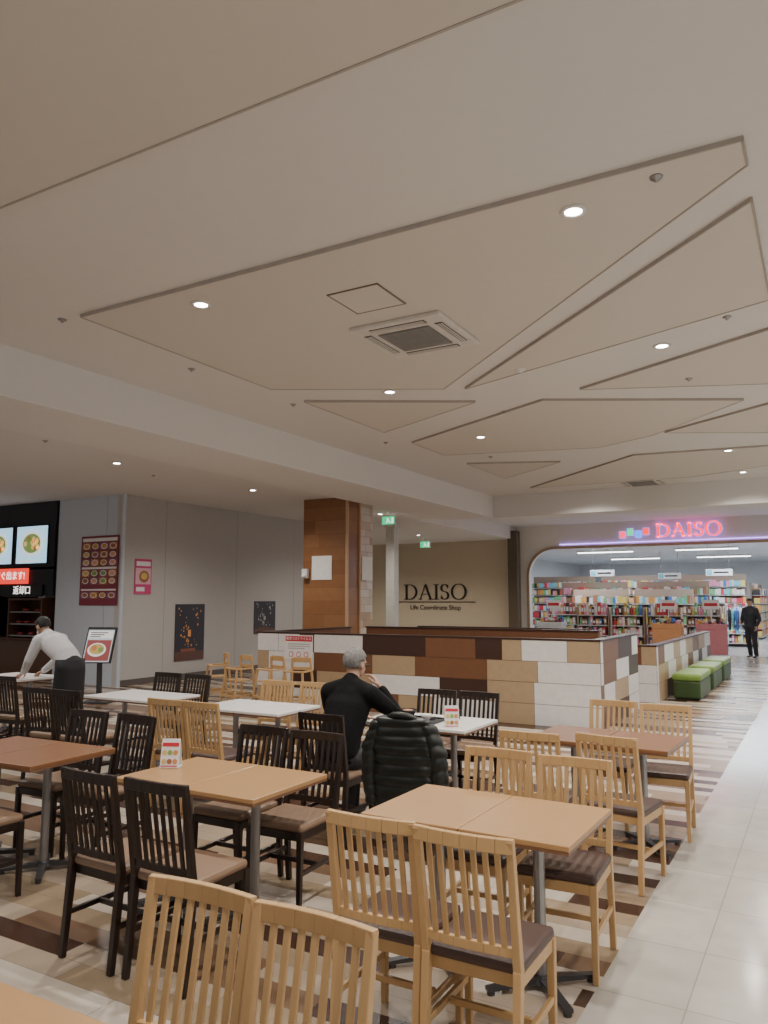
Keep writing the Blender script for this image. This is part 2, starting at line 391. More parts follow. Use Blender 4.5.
poster('menu_board',1.12,1.42,[mat('maroon print',(.22,.035,.06),.5),WP]+FOODC+[mat('orange ground print',(.5,.2,.06),.5),mat('brown ground print',(.2,.08,.05),.5),mat('purple ground print',(.28,.10,.2),.5)],menu,(-12.87,10.83,2.30),0,'maroon menu board with many dish photos on pale wall','menu board')

# ---------------------------------------------------------------- food stall
def stall():
    e=empty('food_stall',(-16.2,11.3,0))
    dk=mat('black navy fascia',(.012,.013,.02),.35); wd=mat('dark walnut panel',(.10,.045,.025),.4)
    b=MB(); b.box((0,-.42,3.6),(3.9,.1,.48)); b.box((0,-.46,2.86),(3.9,.06,1.0)); b.box((0,-.46,2.1),(3.9,.06,.62)); b.obj('fascia',dk,e)
    b=MB(); b.box((0,-.1,3.33),(3.9,.6,.05)); b.box((-1.95,.8,1.9),(.1,2.4,3.8)); b.box((1.97,.8,1.9),(.06,2.4,3.8)); b.obj('frame',dk,e)
    b=MB(); b.box((0,-.15,.42),(3.9,.6,.84)); b.box((0,-.15,.86),(3.96,.7,.04)); b.obj('counter',wd,e,bevel=.01)
    return tag(e,'dark-fronted food stall with counter and glowing menus','food stall')
st=stall()
LB=mat('pale menu light box',(.6,.75,.85),.4,emit=(.45,.75,1),es=1.1)
def dish(b,w,h):
    b.rect(-w*.47,-h*.47,w*.94,h*.94,1,-.002)
    b.disc(0,.03,w*.34,2,-.004,rz=h*.33); b.disc(0,.03,w*.27,3,-.006,rz=h*.25)
    r=random.Random(5)
    for i in range(14): b.disc(r.uniform(-.2,.2)*w,.03+r.uniform(-.13,.13)*h,.05*w,4+r.randrange(3),-.008)
    b.rect(-w*.4,-h*.44,w*.5,h*.05,2,-.004)
def em(n,c,s): return mat(n,c,.5,emit=c,es=s)
dm=[BLACK,LB,em('plate glow',(.9,.95,.95),.8),em('salad glow',(.25,.35,.1),.6),em('noodle glow',(.8,.6,.2),.7),em('greens glow',(.15,.35,.08),.6),em('meat glow',(.35,.15,.06),.6)]
for x in(-15.0,-16.2): 
    poster('menu_light_box',1.1,.86,dm,dish,(x,10.795,2.9),0,'back-lit menu panel showing a noodle salad dish','menu light box')
RS=mat('red lit sign',(.6,.03,.02),.5,emit=(1,.06,.04),es=1.2); WE=em('white lit letter',(1,.95,.9),1.8)
b=MB(); b.box((0,0,0),(1.9,.05,.34)); e=tag(b.obj('lit_sign',RS,loc=(-16.0,10.78,2.22),bevel=.01),'red lit stall sign with white characters','sign')
textmesh('lettering','うまい! すぐ出ます!',.2,WE,e,(0,-.03,0))
b=MB(); b.box((0,0,0),(1.3,.05,.26)); e=tag(b.obj('lit_sign',BLACK,loc=(-15.2,10.78,1.9),bevel=.01),'black sign with white characters above tray return','sign')
textmesh('lettering','返却口',.2,WE,e,(0,-.03,0))
def cabinet():
    e=empty('tray_return_shelf',(-15.1,11.02,.88)); w=mat('dark wood shelf',(.09,.04,.025),.4)
    b=MB(); b.box((-.55,0,.42),(.05,.5,.84)); b.box((.55,0,.42),(.05,.5,.84)); b.box((0,0,.84),(1.2,.5,.05)); b.box((0,.24,.42),(1.1,.02,.84)); b.obj('frame',w,e,bevel=.005)
    for z in(.05,.3,.56):
        b=MB(); b.box((0,0,z),(1.06,.46,.03)); b.obj('shelf',STEEL,e)
    return tag(e,'dark wood tray return shelf on the stall counter','shelf')
cabinet()
b=MB(); b.lathe([(0,0),(.04,0),(.05,.01),(.085,.05),(.08,.05),(.045,.015),(0,.012)])
bw=b.obj('bowl',mat('red lacquer bowl',(.3,.03,.02),.3),smooth=True,loc=(-15.4,10.89,1.195)); tag(bw,'small red bowl on the tray return shelf','bowl','bowls on the return shelf')
for x,z in((-15.15,1.195),(-14.85,1.195),(-15.35,.945),(-15.0,.945),(-14.8,1.455),(-15.2,1.455)):
    q=bw.copy(); C.objects.link(q); q.location=(x,10.89,z)

def easel():
    e=empty('digital_display',(-10.6,9.0,0)); e.rotation_euler=(0,0,math.radians(25))
    b=MB(); b.bar((0,.05,0),(0,.03,.7),.08,.05); b.box((0,.05,.015),(.45,.4,.03)); b.obj('stand',DKMETAL,e,bevel=.005)
    R=Matrix.Rotation(math.radians(-22),3,'X'); 
    b=MB(); b.box((0,0,.95),(.5,.05,.62),R=R); b.obj('screen_housing',BLACK,e,bevel=.008)
    b=MB(); b.rect(-.225,-.28,.45,.56,1,-.001); b.rect(-.21,.13,.42,.13,2,-.002); b.rect(-.21,-.26,.42,.36,3,-.002)
    b.disc(-.02,-.07,.16,2,-.003,rz=.12); b.disc(-.02,-.06,.13,4,-.004,rz=.09); b.disc(-.07,-.04,.05,5,-.005); b.disc(.05,-.07,.045,6,-.005)
    for i in range(3): b.rect(-.18,.22-i*.035,.3-.06*i,.015,0,-.003)
    o=b.obj('screen',[mat('black print',(.03,.02,.02),.5),mat('pale poster print',(.5,.55,.6),.5,emit=(.6,.7,.8),es=.25),mat('white poster print',(.75,.75,.75),.5,emit=(.9,.9,.9),es=.25),mat('red poster ground',(.35,.08,.08),.5),FOODC[1],FOODC[0],FOODC[3]],e); o.location=(0,-.034,.94); o.rotation_euler=(math.radians(-22),0,0)
    tag(e,'tilted black framed display board with dish poster','display board')
easel()

# ---------------------------------------------------------------- tables
TOPL=wood('light orange wood table top',(.46,.27,.12),(.40,.23,.10),.32); TOPB=wood('brown wood table top',(.25,.115,.05),(.21,.095,.042),.3); TOPW=mat('white table top',(.78,.77,.75),.3)
EDL=mat('table edge dark',(.18,.09,.05),.4)
def table(top,name='dining_table',w=.49,d=.66):
    e=empty(name)
    b=MB(); b.box((0,0,.708),(w,d,.024)); b.obj('table_top',top,e,bevel=.004)
    b=MB(); b.box((0,0,.69),(w-.004,d-.004,.014)); b.obj('edge_band',EDL,e)
    b=MB(); b.cyl((0,0,.05),(0,0,.685),.026); b.box((0,0,.678),(.2,.3,.012)); b.obj('pedestal',STEEL,e,smooth=False)
    b=MB(); b.cyl((0,0,.03),(0,0,.06),.05,.035)
    for k in range(4):
        a=math.pi/4+k*math.pi/2; r=.26; u=Vector((math.cos(a),math.sin(a),0))
        b.bar(u*.02+Vector((0,0,.04)),u*r+Vector((0,0,.025)),.05,.026,side=(-u.y,u.x,0),w2=.035,d2=.016)
        b.cyl(u*(r-.02)+Vector((0,0,0)),u*(r-.02)+Vector((0,0,.025)),.018,n=10)
    b.obj('base',DKMETAL,e)
    return e
T={'L':table(TOPL),'B':table(TOPB),'W':table(TOPW)}
TL={'L':'light wood square cafe table on a steel pedestal','B':'brown wood square cafe table on a steel pedestal','W':'white topped cafe table on a steel pedestal'}
used=set()
def put(d,key,loc,rz=0):
    kk=(id(d),key)
    if kk in used: return copy_thing(d[key],loc,rz)
    used.add(kk); o=d[key]; o.location=loc; o.rotation_euler=(0,0,rz); return o
def pair(k,xc,yc,rz=0,g=None):
    for s in(-1,1):
        o=put(T,k,(xc+s*.247*math.cos(rz),yc+s*.247*math.sin(rz),0),rz); tag(o,TL[k],'table',g or 'cafe tables joined in pairs')
pair('L',-1.45,1.02); pair('L',-1.43,3.49,math.radians(-1)); pair('L',-3.0,3.43); pair('B',-4.65,3.36,math.radians(2))
pair('B',-1.42,5.75,math.radians(-3)); pair('W',-2.9,5.8,math.radians(-1)); pair('W',-4.65,5.78); pair('W',-6.22,5.85)
pair('W',-9.16,6.5)

# ---------------------------------------------------------------- chairs
WL=wood('light natural wood',(.56,.36,.17),(.48,.295,.13),.38,st=(10,10,1.5)); WD=wood('dark espresso wood',(.022,.011,.008),(.013,.007,.005),.3,st=(10,10,1.5))
SL=mat('dark brown vinyl seat',(.075,.045,.037),.45); SD=mat('tan vinyl seat',(.24,.155,.10),.45)
def chair(wd,seat,ns):
    e=empty('dining_chair')
    b=MB(); b.box((0,.0,.44),(.375,.375,.045)); b.obj('seat',seat,e,bevel=.018)
    b=MB(); b.box((0,.178,.398),(.33,.022,.045)); b.box((0,-.165,.398),(.33,.022,.045)); b.box((-.172,0,.398),(.022,.36,.045)); b.box((.172,0,.398),(.022,.36,.045)); b.obj('seat_frame',wd,e,bevel=.003)
    for sx in(-1,1):
        b=MB(); b.bar((sx*.172,.182,0),(sx*.172,.176,.42),.026,.026,w2=.034,d2=.034); b.obj('leg',wd,e,bevel=.004)
        b=MB(); b.bar((sx*.174,-.225,0),(sx*.174,-.185,.44),.03,.028,w2=.03,d2=.04); b.obj('leg',wd,e,bevel=.004)
        b=MB(); b.bar((sx*.174,-.20,.2),(sx*.174,.17,.2),.018,.026); b.obj('stretcher',wd,e,bevel=.003)
    b=MB(); b.bar((-.16,-.02,.2),(.16,-.02,.2),.018,.026,side=(0,1,0)); b.obj('stretcher',wd,e,bevel=.003)
    b=MB()
    def yb(z): return -.185-(z-.44)*.16
    for sx in(-1,1): b.bar((sx*.174,yb(.43),.43),(sx*.178,yb(.885),.885),.03,.036,w2=.026,d2=.026)
    K=6
    for k in range(K):
        x0=-.19+.38*k/K; x1=-.19+.38*(k+1)/K; bow=lambda x:-.018*(1-(x/.19)**2)
        b.bar((x0,yb(.86)+bow(x0),.865),(x1,yb(.86)+bow(x1),.865),.024,.05,side=(0,1,0))
        b.bar((x0*.88,yb(.5)+bow(x0)*.6,.5),(x1*.88,yb(.5)+bow(x1)*.6,.5),.02,.034,side=(0,1,0))
    for k in range(ns):
        x=-.174+.348*(k+1)/(ns+1); bow=-.018*(1-(x/.19)**2)
        b.bar((x,yb(.5)+bow*.6,.5),(x,yb(.85)+bow,.85),.021,.012)
    b.obj('backrest',wd,e,bevel=.003)
    return e
CH={'L':chair(WL,SL,7),'D':chair(WD,SD,7)}
CL={'L':'light wood slat-back chair with dark brown seat','D':'dark espresso slat-back chair with tan seat'}
def ch(k,x,y,face,jit=0):
    rz=(0 if face>0 else math.pi)+math.radians(jit)
    o=put(CH,k,(x,y,0),rz); tag(o,CL[k],'chair','slat-back dining chairs')
ch('L',-1.59,1.495,-1,2); ch('L',-1.205,1.485,-1,-1)
ch('L',-1.55,2.86,1,1); ch('L',-1.155,2.84,1,0)
ch('L',-1.60,3.83,-1,1); ch('L',-1.16,3.80,-1,3)
ch('L',-1.65,4.95,1,2); ch('L',-1.16,5.05,1,-8)
ch('L',-1.54,6.22,-1,0); ch('L',-1.11,6.16,-1,4)
ch('D',-3.09,2.85,1,-2); ch('D',-2.67,2.86,1,1)
ch('D',-3.2,3.80,-1,0); ch('D',-2.77,3.79,-1,2)
ch('D',-3.2,4.95,1,1); ch('D',-2.55,4.95,1,-2)
ch('D',-3.12,6.22,-1,1); ch('D',-2.72,6.22,-1,-2)
ch('D',-4.75,2.83,1,0); ch('D',-4.33,2.84,1,-2)
ch('D',-4.75,3.72,-1,3); ch('D',-4.3,3.74,-1,-2)
ch('L',-4.78,5.0,1,1); ch('L',-4.38,5.0,1,-2)
ch('L',-4.85,6.12,-1,3); ch('L',-4.42,6.15,-1,-2)
ch('D',-6.45,5.02,1,3); ch('D',-6.02,5.02,1,0)
ch('D',-6.45,6.2,-1,2); ch('D',-6.03,6.2,-1,-3)
ch('D',-7.75,5.55,1,5); ch('D',-8.2,5.45,1,0); ch('D',-6.6,3.9,1,0)

def highchair():
    e=empty('high_chair')
    for sx in(-1,1):
        for sy in(-1,1):
            b=MB(); b.bar((sx*.21,sy*.21,0),(sx*.15,sy*.13,.62 if sy>0 else .82),.03,.03); b.obj('leg',WL,e,bevel=.004)
    b=MB(); b.box((0,0,.45),(.28,.26,.025)); b.obj('seat',WL,e,bevel=.005)
    b=MB(); b.box((0,-.15,.79),(.3,.02,.08)); b.box((0,-.155,.66),(.3,.02,.05)); b.obj('backrest',WL,e,bevel=.004)
    b=MB(); b.box((0,.13,.63),(.33,.05,.025)); b.box((-.16,0,.63),(.03,.3,.025)); b.box((.16,0,.63),(.03,.3,.025)); b.obj('armrest',WL,e,bevel=.004)
    b=MB(); b.box((0,.19,.22),(.36,.03,.03)); b.box((0,-.19,.22),(.36,.03,.03)); b.box((.19,0,.22),(.03,.36,.03)); b.box((-.19,0,.22),(.03,.36,.03)); b.obj('stretcher',WL,e)
    return e
hc=highchair(); hc.location=(-8.1,9.6,0); hc.rotation_euler=(0,0,math.pi-.3); tag(hc,'light wooden child high chair in front of the partition','high chair','child high chairs')
for x,y,r in((-7.55,9.7,2.9),(-7.0,9.65,3.3),(-8.8,9.9,2.5)): copy_thing(hc,(x,y,0),r)

# ---------------------------------------------------------------- table-top things
def menustand(loc,rz):
    b=MB(); b.bar((0,-.035,0),(0,0,.16),.11,.004); b.bar((0,.035,0),(0,0,.16),.11,.004); b.box((0,0,.003),(.115,.08,.006))
    e=b.obj('menu_card',WP,loc=loc,rot=(0,0,rz))
    R=math.atan2(.035,.16)
    q=MB(); q.rect(-.05,.12,.1,.022,0); q.rect(-.05,.005,.1,.008,0)
    r=random.Random(3)
    for i in range(3):
        for j in range(2): q.disc(-.033+i*.033,.036+j*.05,.015,1+r.randrange(4),-.001)
    o=q.obj('print',[SR]+FOODC,e); o.location=(0,-.039,0); o.rotation_euler=(-R,0,0)
    return tag(e,'small folded menu card with dish photos on the table','menu card')
menustand((-3.42,3.46,.721),.45); menustand((-2.58,5.60,.721),.5)
def tray():
    e=empty('food_tray',(-2.95,5.72,.721)); b=MB(); b.box((0,0,.005),(.4,.28,.01)); 
    for p in((0,.14,.4,.012),(0,-.14,.4,.012)): b.box((p[0],p[1],.012),(p[2],p[3],.02))
    for x in(-.2,.2): b.box((x,0,.012),(.012,.28,.02))
    b.obj('tray_body',BLACK,e,bevel=.003); return tag(e,'black rectangular serving tray on the white table','tray')
tray()
def crock(name,loc,r,h,c,food,label,cat):
    b=MB(); b.lathe([(0,0),(r*.5,0),(r*.55,h*.1),(r*.9,h*.7),(r,h),(r*.95,h),(r*.85,h*.7),(0,h*.65)]); e=b.obj(name,mat(label[:12],c,.25),smooth=True,loc=loc)
    if food:
        b=MB(); b.sphere((0,0,h*.68),(r*.8,r*.8,h*.35)); b.obj('food',mat('food '+name,food,.6,bump=.6,scale=60,var=.3),e,smooth=True)
    return tag(e,label,cat)
crock('bowl',(-3.03,5.72,.738),.075,.07,(.03,.03,.035),(.45,.2,.08),'dark ramen bowl with food on the tray','bowl')
crock('bowl',(-2.84,5.68,.738),.05,.05,(.7,.68,.66),(.6,.55,.45),'small white bowl of rice on the tray','bowl')
crock('plate',(-2.87,5.8,.738),.055,.02,(.75,.73,.7),(.2,.3,.08),'small white side dish plate on the tray','plate')
def glass(loc):
    b=MB(); b.lathe([(0,0),(.028,0),(.034,.1),(.031,.1),(.026,.01),(0,.01)]); return tag(b.obj('water_glass',mat('clear plastic',(.7,.75,.8),.1,trans=.6),smooth=True,loc=loc),'small clear plastic water glass','glass')
glass((-3.25,5.85,.721))
b=MB(); b.box((0,0,.04),(.07,.1,.08)); b.box((0,0,.085),(.05,.07,.01)); tag(b.obj('napkin_box',mat('dark box',(.05,.03,.03),.5),bevel=.006,loc=(-2.72,5.95,.721)),'small dark napkin box on white table','box')

# ---------------------------------------------------------------- puffer jacket on chair
def jacket(loc):
    e=empty('puffer_jacket',loc,math.radians(-2))
    m=mat('black green nylon',(.012,.015,.0135),.42,bump=.25,scale=22,var=.2)
    def tube(pts,rx,ry,name,nq,amp,n=48,sq=1,wob=0):
        N=nq*8; b=MB(); vs=[];fs=[]; L=N+1
        for i in range(L):
            t=i/N; k=t*(len(pts)-1); j=min(int(k),len(pts)-2); f=k-j
            P=Vector(pts[j]).lerp(Vector(pts[j+1]),f); X=rx[j]+(rx[j+1]-rx[j])*f; Y=ry[j]+(ry[j+1]-ry[j])*f
            for q in range(n):
                g=2*math.pi*q/n; c,s=math.cos(g),math.sin(g)
                ph=t*nq+wob*math.sin(g*3+1)*.10+wob*.14*math.sin(g*2)
                bl=amp*(abs(math.sin(math.pi*ph))**.55-.6)+wob*.004*math.sin(g*7+t*19)
                cc=math.copysign(abs(c)**sq,c); ss=math.copysign(abs(s)**sq,s)
                fall=min(1,(1-abs(t-.5)*2)/.06+.25)
                vs.append(P+Vector(((X+bl)*cc*(.75+.25*fall),(Y+bl)*ss*fall,0)))
        for i in range(L-1):
            for q in range(n): fs.append((i*n+q,i*n+(q+1)%n,(i+1)*n+(q+1)%n,(i+1)*n+q))
        fs.append(tuple(range(n))[::-1]); fs.append(tuple((L-1)*n+q for q in range(n)))
        b.add(vs,fs); b.obj(name,m,e,smooth=True)
    tube([(.015,.0,.20),(0,.0,.42),(-.01,-.01,.6),(0,-.035,.76),(.0,-.05,.915)],[.255,.25,.24,.235,.20],[.075,.075,.07,.065,.045],'jacket_body',10,.015,60,.6,.8)
    tube([(-.255,-.02,.30),(-.275,-.04,.48),(-.265,-.05,.7),(-.19,-.05,.885)],[.045,.052,.054,.05],[.05,.054,.055,.045],'sleeve',8,.012,20,1,.5)
    tube([(.26,-.03,.28),(.285,-.05,.48),(.27,-.05,.7),(.19,-.05,.885)],[.045,.052,.054,.05],[.05,.054,.055,.045],'sleeve',8,.012,20,1,.5)
    b=MB(); b.loft([(-.12,-.05,.90),(-.06,-.08,.925),(.0,-.09,.93),(.06,-.08,.925),(.12,-.05,.90)],[.016,.02,.022,.02,.016],side=(0,1,0)); b.obj('collar',m,e,smooth=True)
    tag(e,'long black quilted puffer jacket draped over a chair back','jacket')
jacket((-2.53,4.76,0))

# ---------------------------------------------------------------- people
SKIN=mat('skin',(.45,.27,.19),.5,var=.04)
def hand(b,w,d,nrm,side,curl=.5,s=1.0):
    w=Vector(w);d=Vector(d).normalized();nrm=Vector(nrm);nrm=(nrm-d*nrm.dot(d)).normalized();sd=Vector(side);sd=(sd-d*sd.dot(d)-nrm*sd.dot(nrm)).normalized()
    b.loft([w,w+d*.03*s,w+d*.085*s],[.026*s,.036*s,.040*s],[.02*s,.016*s,.013*s],side=sd,n=12)
    L=[.072,.080,.075,.060]
    for i in range(4):
        p=w+d*.088*s+sd*(.030-.02*i)*s; dd=d.copy(); pts=[p]
        for k in range(3):
            a=curl*(.55+.2*k); dd=(dd*math.cos(a)+nrm*math.sin(a)).normalized()
            p=p+dd*L[i]*s*(.42,.32,.26)[k]; pts.append(p)
        b.loft(pts,[.0095*s,.009*s,.0085*s,.0075*s],side=sd,n=8)
    p=w+d*.03*s+sd*.03*s; t=(sd*.8+d*.6+nrm*.3).normalized(); q=p+t*.035*s; q2=q+(d*.85+sd*.2+nrm*.3).normalized()*.03*s; q3=q2+(d+nrm*.4).normalized()*.022*s
    b.loft([p,q,q2,q3],[.013*s,.012*s,.011*s,.009*s],n=8)
def headmesh(b,c,fw,up,s=1.0):
    fw=Vector(fw).normalized(); up=Vector(up); up=(up-fw*up.dot(fw)).normalized(); rt=fw.cross(up)
    R=Matrix((rt,fw,up)).transposed(); c=Vector(c)
    g=lambda x,y,z:c+R@Vector((x*s,y*s,z*s))
    b.sphere(g(0,-.01,.025),(.075*s,.093*s,.09*s),20,R=R)
    b.sphere(g(0,.015,-.035),(.06*s,.07*s,.075*s),18,R=R)
    b.sphere(g(0,.04,-.085),(.03*s,.03*s,.02*s),12,R=R)
    b.loft([g(0,.078,.015),g(0,.098,-.025)],[.008*s,.015*s],side=rt,n=8)
    b.sphere(g(0,.078,-.058),(.022*s,.01*s,.007*s),10,R=R); b.sphere(g(0,.076,-.068),(.018*s,.01*s,.006*s),10,R=R)
    for x in(-1,1):
        b.sphere(g(x*.078,-.005,-.01),(.010*s,.018*s,.03*s),10,R=R)
        b.sphere(g(x*.033,.068,.028),(.02*s,.012*s,.008*s),10,R=R)
    return g,R
def eyes(g,s,e):
    b=MB()
    for x in(-1,1): b.sphere(g(x*.031,.077,.010),.010*s,10)
    b.obj('eye',mat('eye dark',(.03,.02,.015),.2),e,smooth=True)
def hair(g,R,s,e,col,low=-.3,name='hair'):
    b=MB(); b.sphere((0,0,0),(1,1,1),36)
    vs=b.v; nb=MB(); keep=[]
    for f in b.f:
        c=sum((Vector(vs[i]) for i in f),Vector())/len(f)
        if (c.y>.35 and c.z<.42) or c.z<low-.1*(c.y<0) or (abs(c.x)>.75 and c.y>-.15 and c.z<.05): continue
        keep.append(f)
    nv=[]
    for v in vs:
        k=1+.03*math.sin(v[0]*23+v[2]*17)+.025*math.sin(v[1]*31+v[0]*9)
        nv.append(g(v[0]*.088*k,-.014+v[1]*.106*k,.032+v[2]*.101*k))
    nb.v=[tuple(q) for q in nv]; nb.f=keep; nb.m=[0]*len(keep)
    nb.obj(name,mat(name+' strands',col,.65,bump=1,scale=80,var=.35,stretch=(1,1,.3)),e,smooth=True,mods=[('SOLIDIFY',{'thickness':.014*s,'offset':-1}),('SUBSURF',{'levels':1,'render_levels':1})])
RM=lambda v:[('REMESH',{'mode':'VOXEL','voxel_size':v,'use_smooth_shade':True}),('SMOOTH',{'factor':.5,'iterations':3})]
def person(name,loc,rz,J,cols,label,headfw,headup=(0,0,1),haircol=(.02,.02,.02),hands=None,vox=.007,mask=False,glasses=False,hairlow=-.5):
    e=empty(name,loc,rz)
    g3=lambda k:Vector(J[k])
    b=MB()
    hd=g3('head'); 
    g,R=headmesh(b,hd,headfw,headup)
    b.loft([g3('neck')-Vector((0,0,.05)),g(0,-.02,-.05)],[.058,.052],n=14)
    b.loft([g3('hip'),g3('waist'),g3('chest'),g3('neck')-Vector((0,0,.04))],[.145,.13,.16,.09],[.10,.095,.11,.07],n=20)
    for s in('l','r'):
        b.loft([g3('chest').lerp(g3('sh'+s),.6),g3('sh'+s),g3('el'+s),g3('wr'+s)],[.06,.055,.042,.026],n=12)
        b.loft([g3('hp'+s),g3('kn'+s),g3('an'+s)],[.085,.058,.038],n=12)
        b.loft([g3('an'+s)+Vector((0,0,-.03)),g3('toe'+s)],[.035,.032],[.03,.022],n=10)
        h=hands[s]; hand(b,J['wr'+s],h[0],h[1],h[2],h[3])
    b.obj('body',SKIN,e,smooth=True,mods=RM(vox))
    eyes(g,1,e); hair(g,R,1,e,haircol,low=hairlow)
    b=MB(); hp,wa,chh,nk=g3('hip'),g3('waist'),g3('chest'),g3('neck')
    shm=(g3('shl')+g3('shr'))/2
    b.loft([hp,wa,chh,chh.lerp(shm,.75)],[.17,.165,.185,.17],[.13,.13,.135,.10],n=24)
    for s in('l','r'):
        sh,el,wr=g3('sh'+s),g3('el'+s),g3('wr'+s)
        b.loft([sh,sh.lerp(el,.5),el,el.lerp(wr,.9)],[.075,.066,.058,.042],n=14)
        b.loft([nk-(nk-chh)*.12,sh+Vector((0,0,.0))],[.062,.072],n=14)   # trapezius slope
    b.loft([nk-(nk-chh)*.3,nk-(nk-chh)*.0],[.085,.066],n=14)
    b.obj('jacket',cols['top'],e,smooth=True,mods=RM(.012))
    b=MB(); b.loft([hp+Vector((0,0,.02)),hp-Vector((0,0,.02))],[.16,.165],[.125,.125],n=20)
    for s in('l','r'):
        b.loft([g3('hp'+s),g3('kn'+s),g3('an'+s)],[.105,.075,.06],n=14)
    b.obj('trousers',cols['bot'],e,smooth=True,mods=RM(.012))
    for s in('l','r'):
        a,t=g3('an'+s),g3('toe'+s); b=MB(); b.loft([a+Vector((0,-.03,-.035)),t+Vector((0,.02,.005))],[.042,.045],[.04,.03],n=12); b.obj('shoe',cols['shoe'],e,smooth=True)
    if mask:
        b=MB(); b.sphere((0,0,0),(1,1,1),16); 
        b.v=[tuple(g(v[0]*.052,.05+v[1]*.05,-.05+v[2]*.045)) for v in b.v]; b.obj('face_mask',WP,e,smooth=True)
    if glasses:
        b=MB()
        for x in(-1,1):
            b.loft([g(x*.08,-.01,.012),g(x*.065,.085,.012)],[.003,.003],n=6)
            P=[g(x*.033+.022*math.cos(a),.092,.008+.017*math.sin(a)) for a in [k*math.pi/4 for k in range(9)]]
            b.loft(P,[.002]*9,n=6)
        b.obj('glasses',DKMETAL,e)
    return tag(e,label,'person'),g,R
J=dict(head=(0.0,.20,1.20),neck=(0,.13,1.085),chest=(0,.09,.90),waist=(0,-.01,.70),hip=(0,-.05,.57),
 shl=(-.175,.10,.995),shr=(.175,.12,.995),ell=(-.27,.26,.80),elr=(.29,.36,.81),wrl=(-.12,.44,.765),wrr=(.14,.34,1.02),
 hpl=(-.09,.0,.54),hpr=(.09,.0,.54),knl=(-.13,.38,.53),knr=(.13,.38,.53),anl=(-.13,.36,.09),anr=(.13,.36,.09),toel=(-.14,.5,.035),toer=(.14,.5,.035))
MT=mat('black knit jacket',(.006,.006,.007),.85,bump=.4,scale=40,spec=.2); TR=mat('charcoal trousers',(.03,.03,.035),.7,bump=.3,scale=30)
person('person',(-3.2,4.98,0),0,J,dict(top=MT,bot=TR,shoe=BLACK),'grey-haired person in black jacket seated, hand at mouth',(.2,.95,-.14),
  haircol=(.19,.185,.18),hands={'l':((.8,.6,-.05),(0,0,-1),(0,1,0),.3),'r':((-.55,-.05,.8),(-.6,-.2,-.5),(0,-1,.2),.7)},glasses=True)
J=dict(head=(0.0,.52,1.36),neck=(0,.42,1.28),chest=(0,.27,1.15),waist=(0,.06,1.02),hip=(0,-.04,.90),
 shl=(-.17,.36,1.20),shr=(.17,.36,1.20),ell=(-.23,.44,.96),elr=(.23,.48,.95),wrl=(-.17,.62,.79),wrr=(.14,.66,.79),
 hpl=(-.09,-.04,.88),hpr=(.09,-.04,.88),knl=(-.1,.0,.48),knr=(.1,.03,.48),anl=(-.1,-.06,.09),anr=(.1,-.04,.09),toel=(-.11,.1,.035),toer=(.11,.12,.035))
WT=mat('light grey cotton shirt',(.62,.62,.64),.75,bump=.3,scale=25); BT=mat('black work trousers',(.012,.012,.016),.7)
w,g,R=person('person',(-8.14,6.45,0),math.pi/2,J,dict(top=WT,bot=BT,shoe=BLACK),'worker in white shirt and black apron leaning over table',(0,.85,-.35),(0,.3,.8),
  hands={'l':((0,.9,-.35),(0,-.3,-1),(1,0,0),.3),'r':((0,.9,-.35),(0,-.3,-1),(-1,0,0),.3)},mask=True,hairlow=-.6)
b=MB(); b.loft([(0,-.03,.98),(0,-.035,.85),(0,-.02,.6),(0,-.01,.48)],[.185,.19,.20,.21],[.15,.155,.15,.15],n=24,cap='flat')
b.obj('apron',BT,w,smooth=True,bevel=0)
J=dict(head=(0.0,.02,1.62),neck=(0,0,1.50),chest=(0,0,1.30),waist=(0,0,1.1),hip=(0,0,.95),
 shl=(-.17,0,1.41),shr=(.17,0,1.41),ell=(-.25,-.02,1.12),elr=(.25,.0,1.12),wrl=(-.22,.12,.93),wrr=(.2,.2,1.02),
 hpl=(-.09,0,.92),hpr=(.09,0,.92),knl=(-.11,.05,.5),knr=(.1,-.02,.5),anl=(-.12,.0,.09),anr=(.1,-.12,.09),toel=(-.13,.15,.035),toer=(.11,.03,.035))
person('person',(-1.95,25.4,0),math.radians(160),J,dict(top=mat('navy black coat',(.015,.017,.025),.7),bot=BT,shoe=BLACK),'shopper in dark clothes walking at the shop entrance',(0,1,-.1),
  hands={'l':((0,.5,-.9),(1,0,0),(0,1,0),.5),'r':((-.1,.9,.2),(-1,0,0),(0,0,1),.7)},vox=.012)

# ---------------------------------------------------------------- ceiling fixtures
LENS=mat('lamp lens',(1,1,1),.3,emit=(1,.97,.93),es=35)
def downlight():
    b=MB(); b.lathe([(.058,.0),(.085,.0),(.088,.006),(.085,.012),(.055,.012)]); e=b.obj('downlight',WHITE,smooth=True)
    b=MB(); b.lathe([(0,.004),(.055,.006),(.055,.011),(0,.011)]); b.obj('lens',LENS,e)
    return e
dl=downlight(); first=True
def lamp(x,y,z,W,col=(1,.925,.845)):
    global first
    if first: o=dl; first=False
    else: o=copy_thing(dl,(0,0,0))
    o.location=(x,y,z-.0125); tag(o,'round recessed white ceiling downlight, lit','downlight','recessed ceiling downlights')
    L=bpy.data.lights.new('lamp','SPOT'); L.energy=W; L.color=col; L.spot_size=math.radians(150); L.spot_blend=.8; L.shadow_soft_size=.07
    q=bpy.data.objects.new('bulb',L); C.objects.link(q); q.parent=o; q.location=(0,0,-.03)
for x in(-4.46,-1.27,1.9):
    for y in(1.6,4.7,7.83,10.85,13.9,16.6):
        inp=(x,y) in((-4.46,1.6),(-1.27,1.6),(1.9,1.6),(-4.46,4.7),(-1.27,4.7),(-4.46,10.85),(-1.27,13.9),(1.9,4.7))
        if (x,y)==(-4.46,7.83): y=7.98
        lamp(x,y,4.195 if inp else 4.22,150)
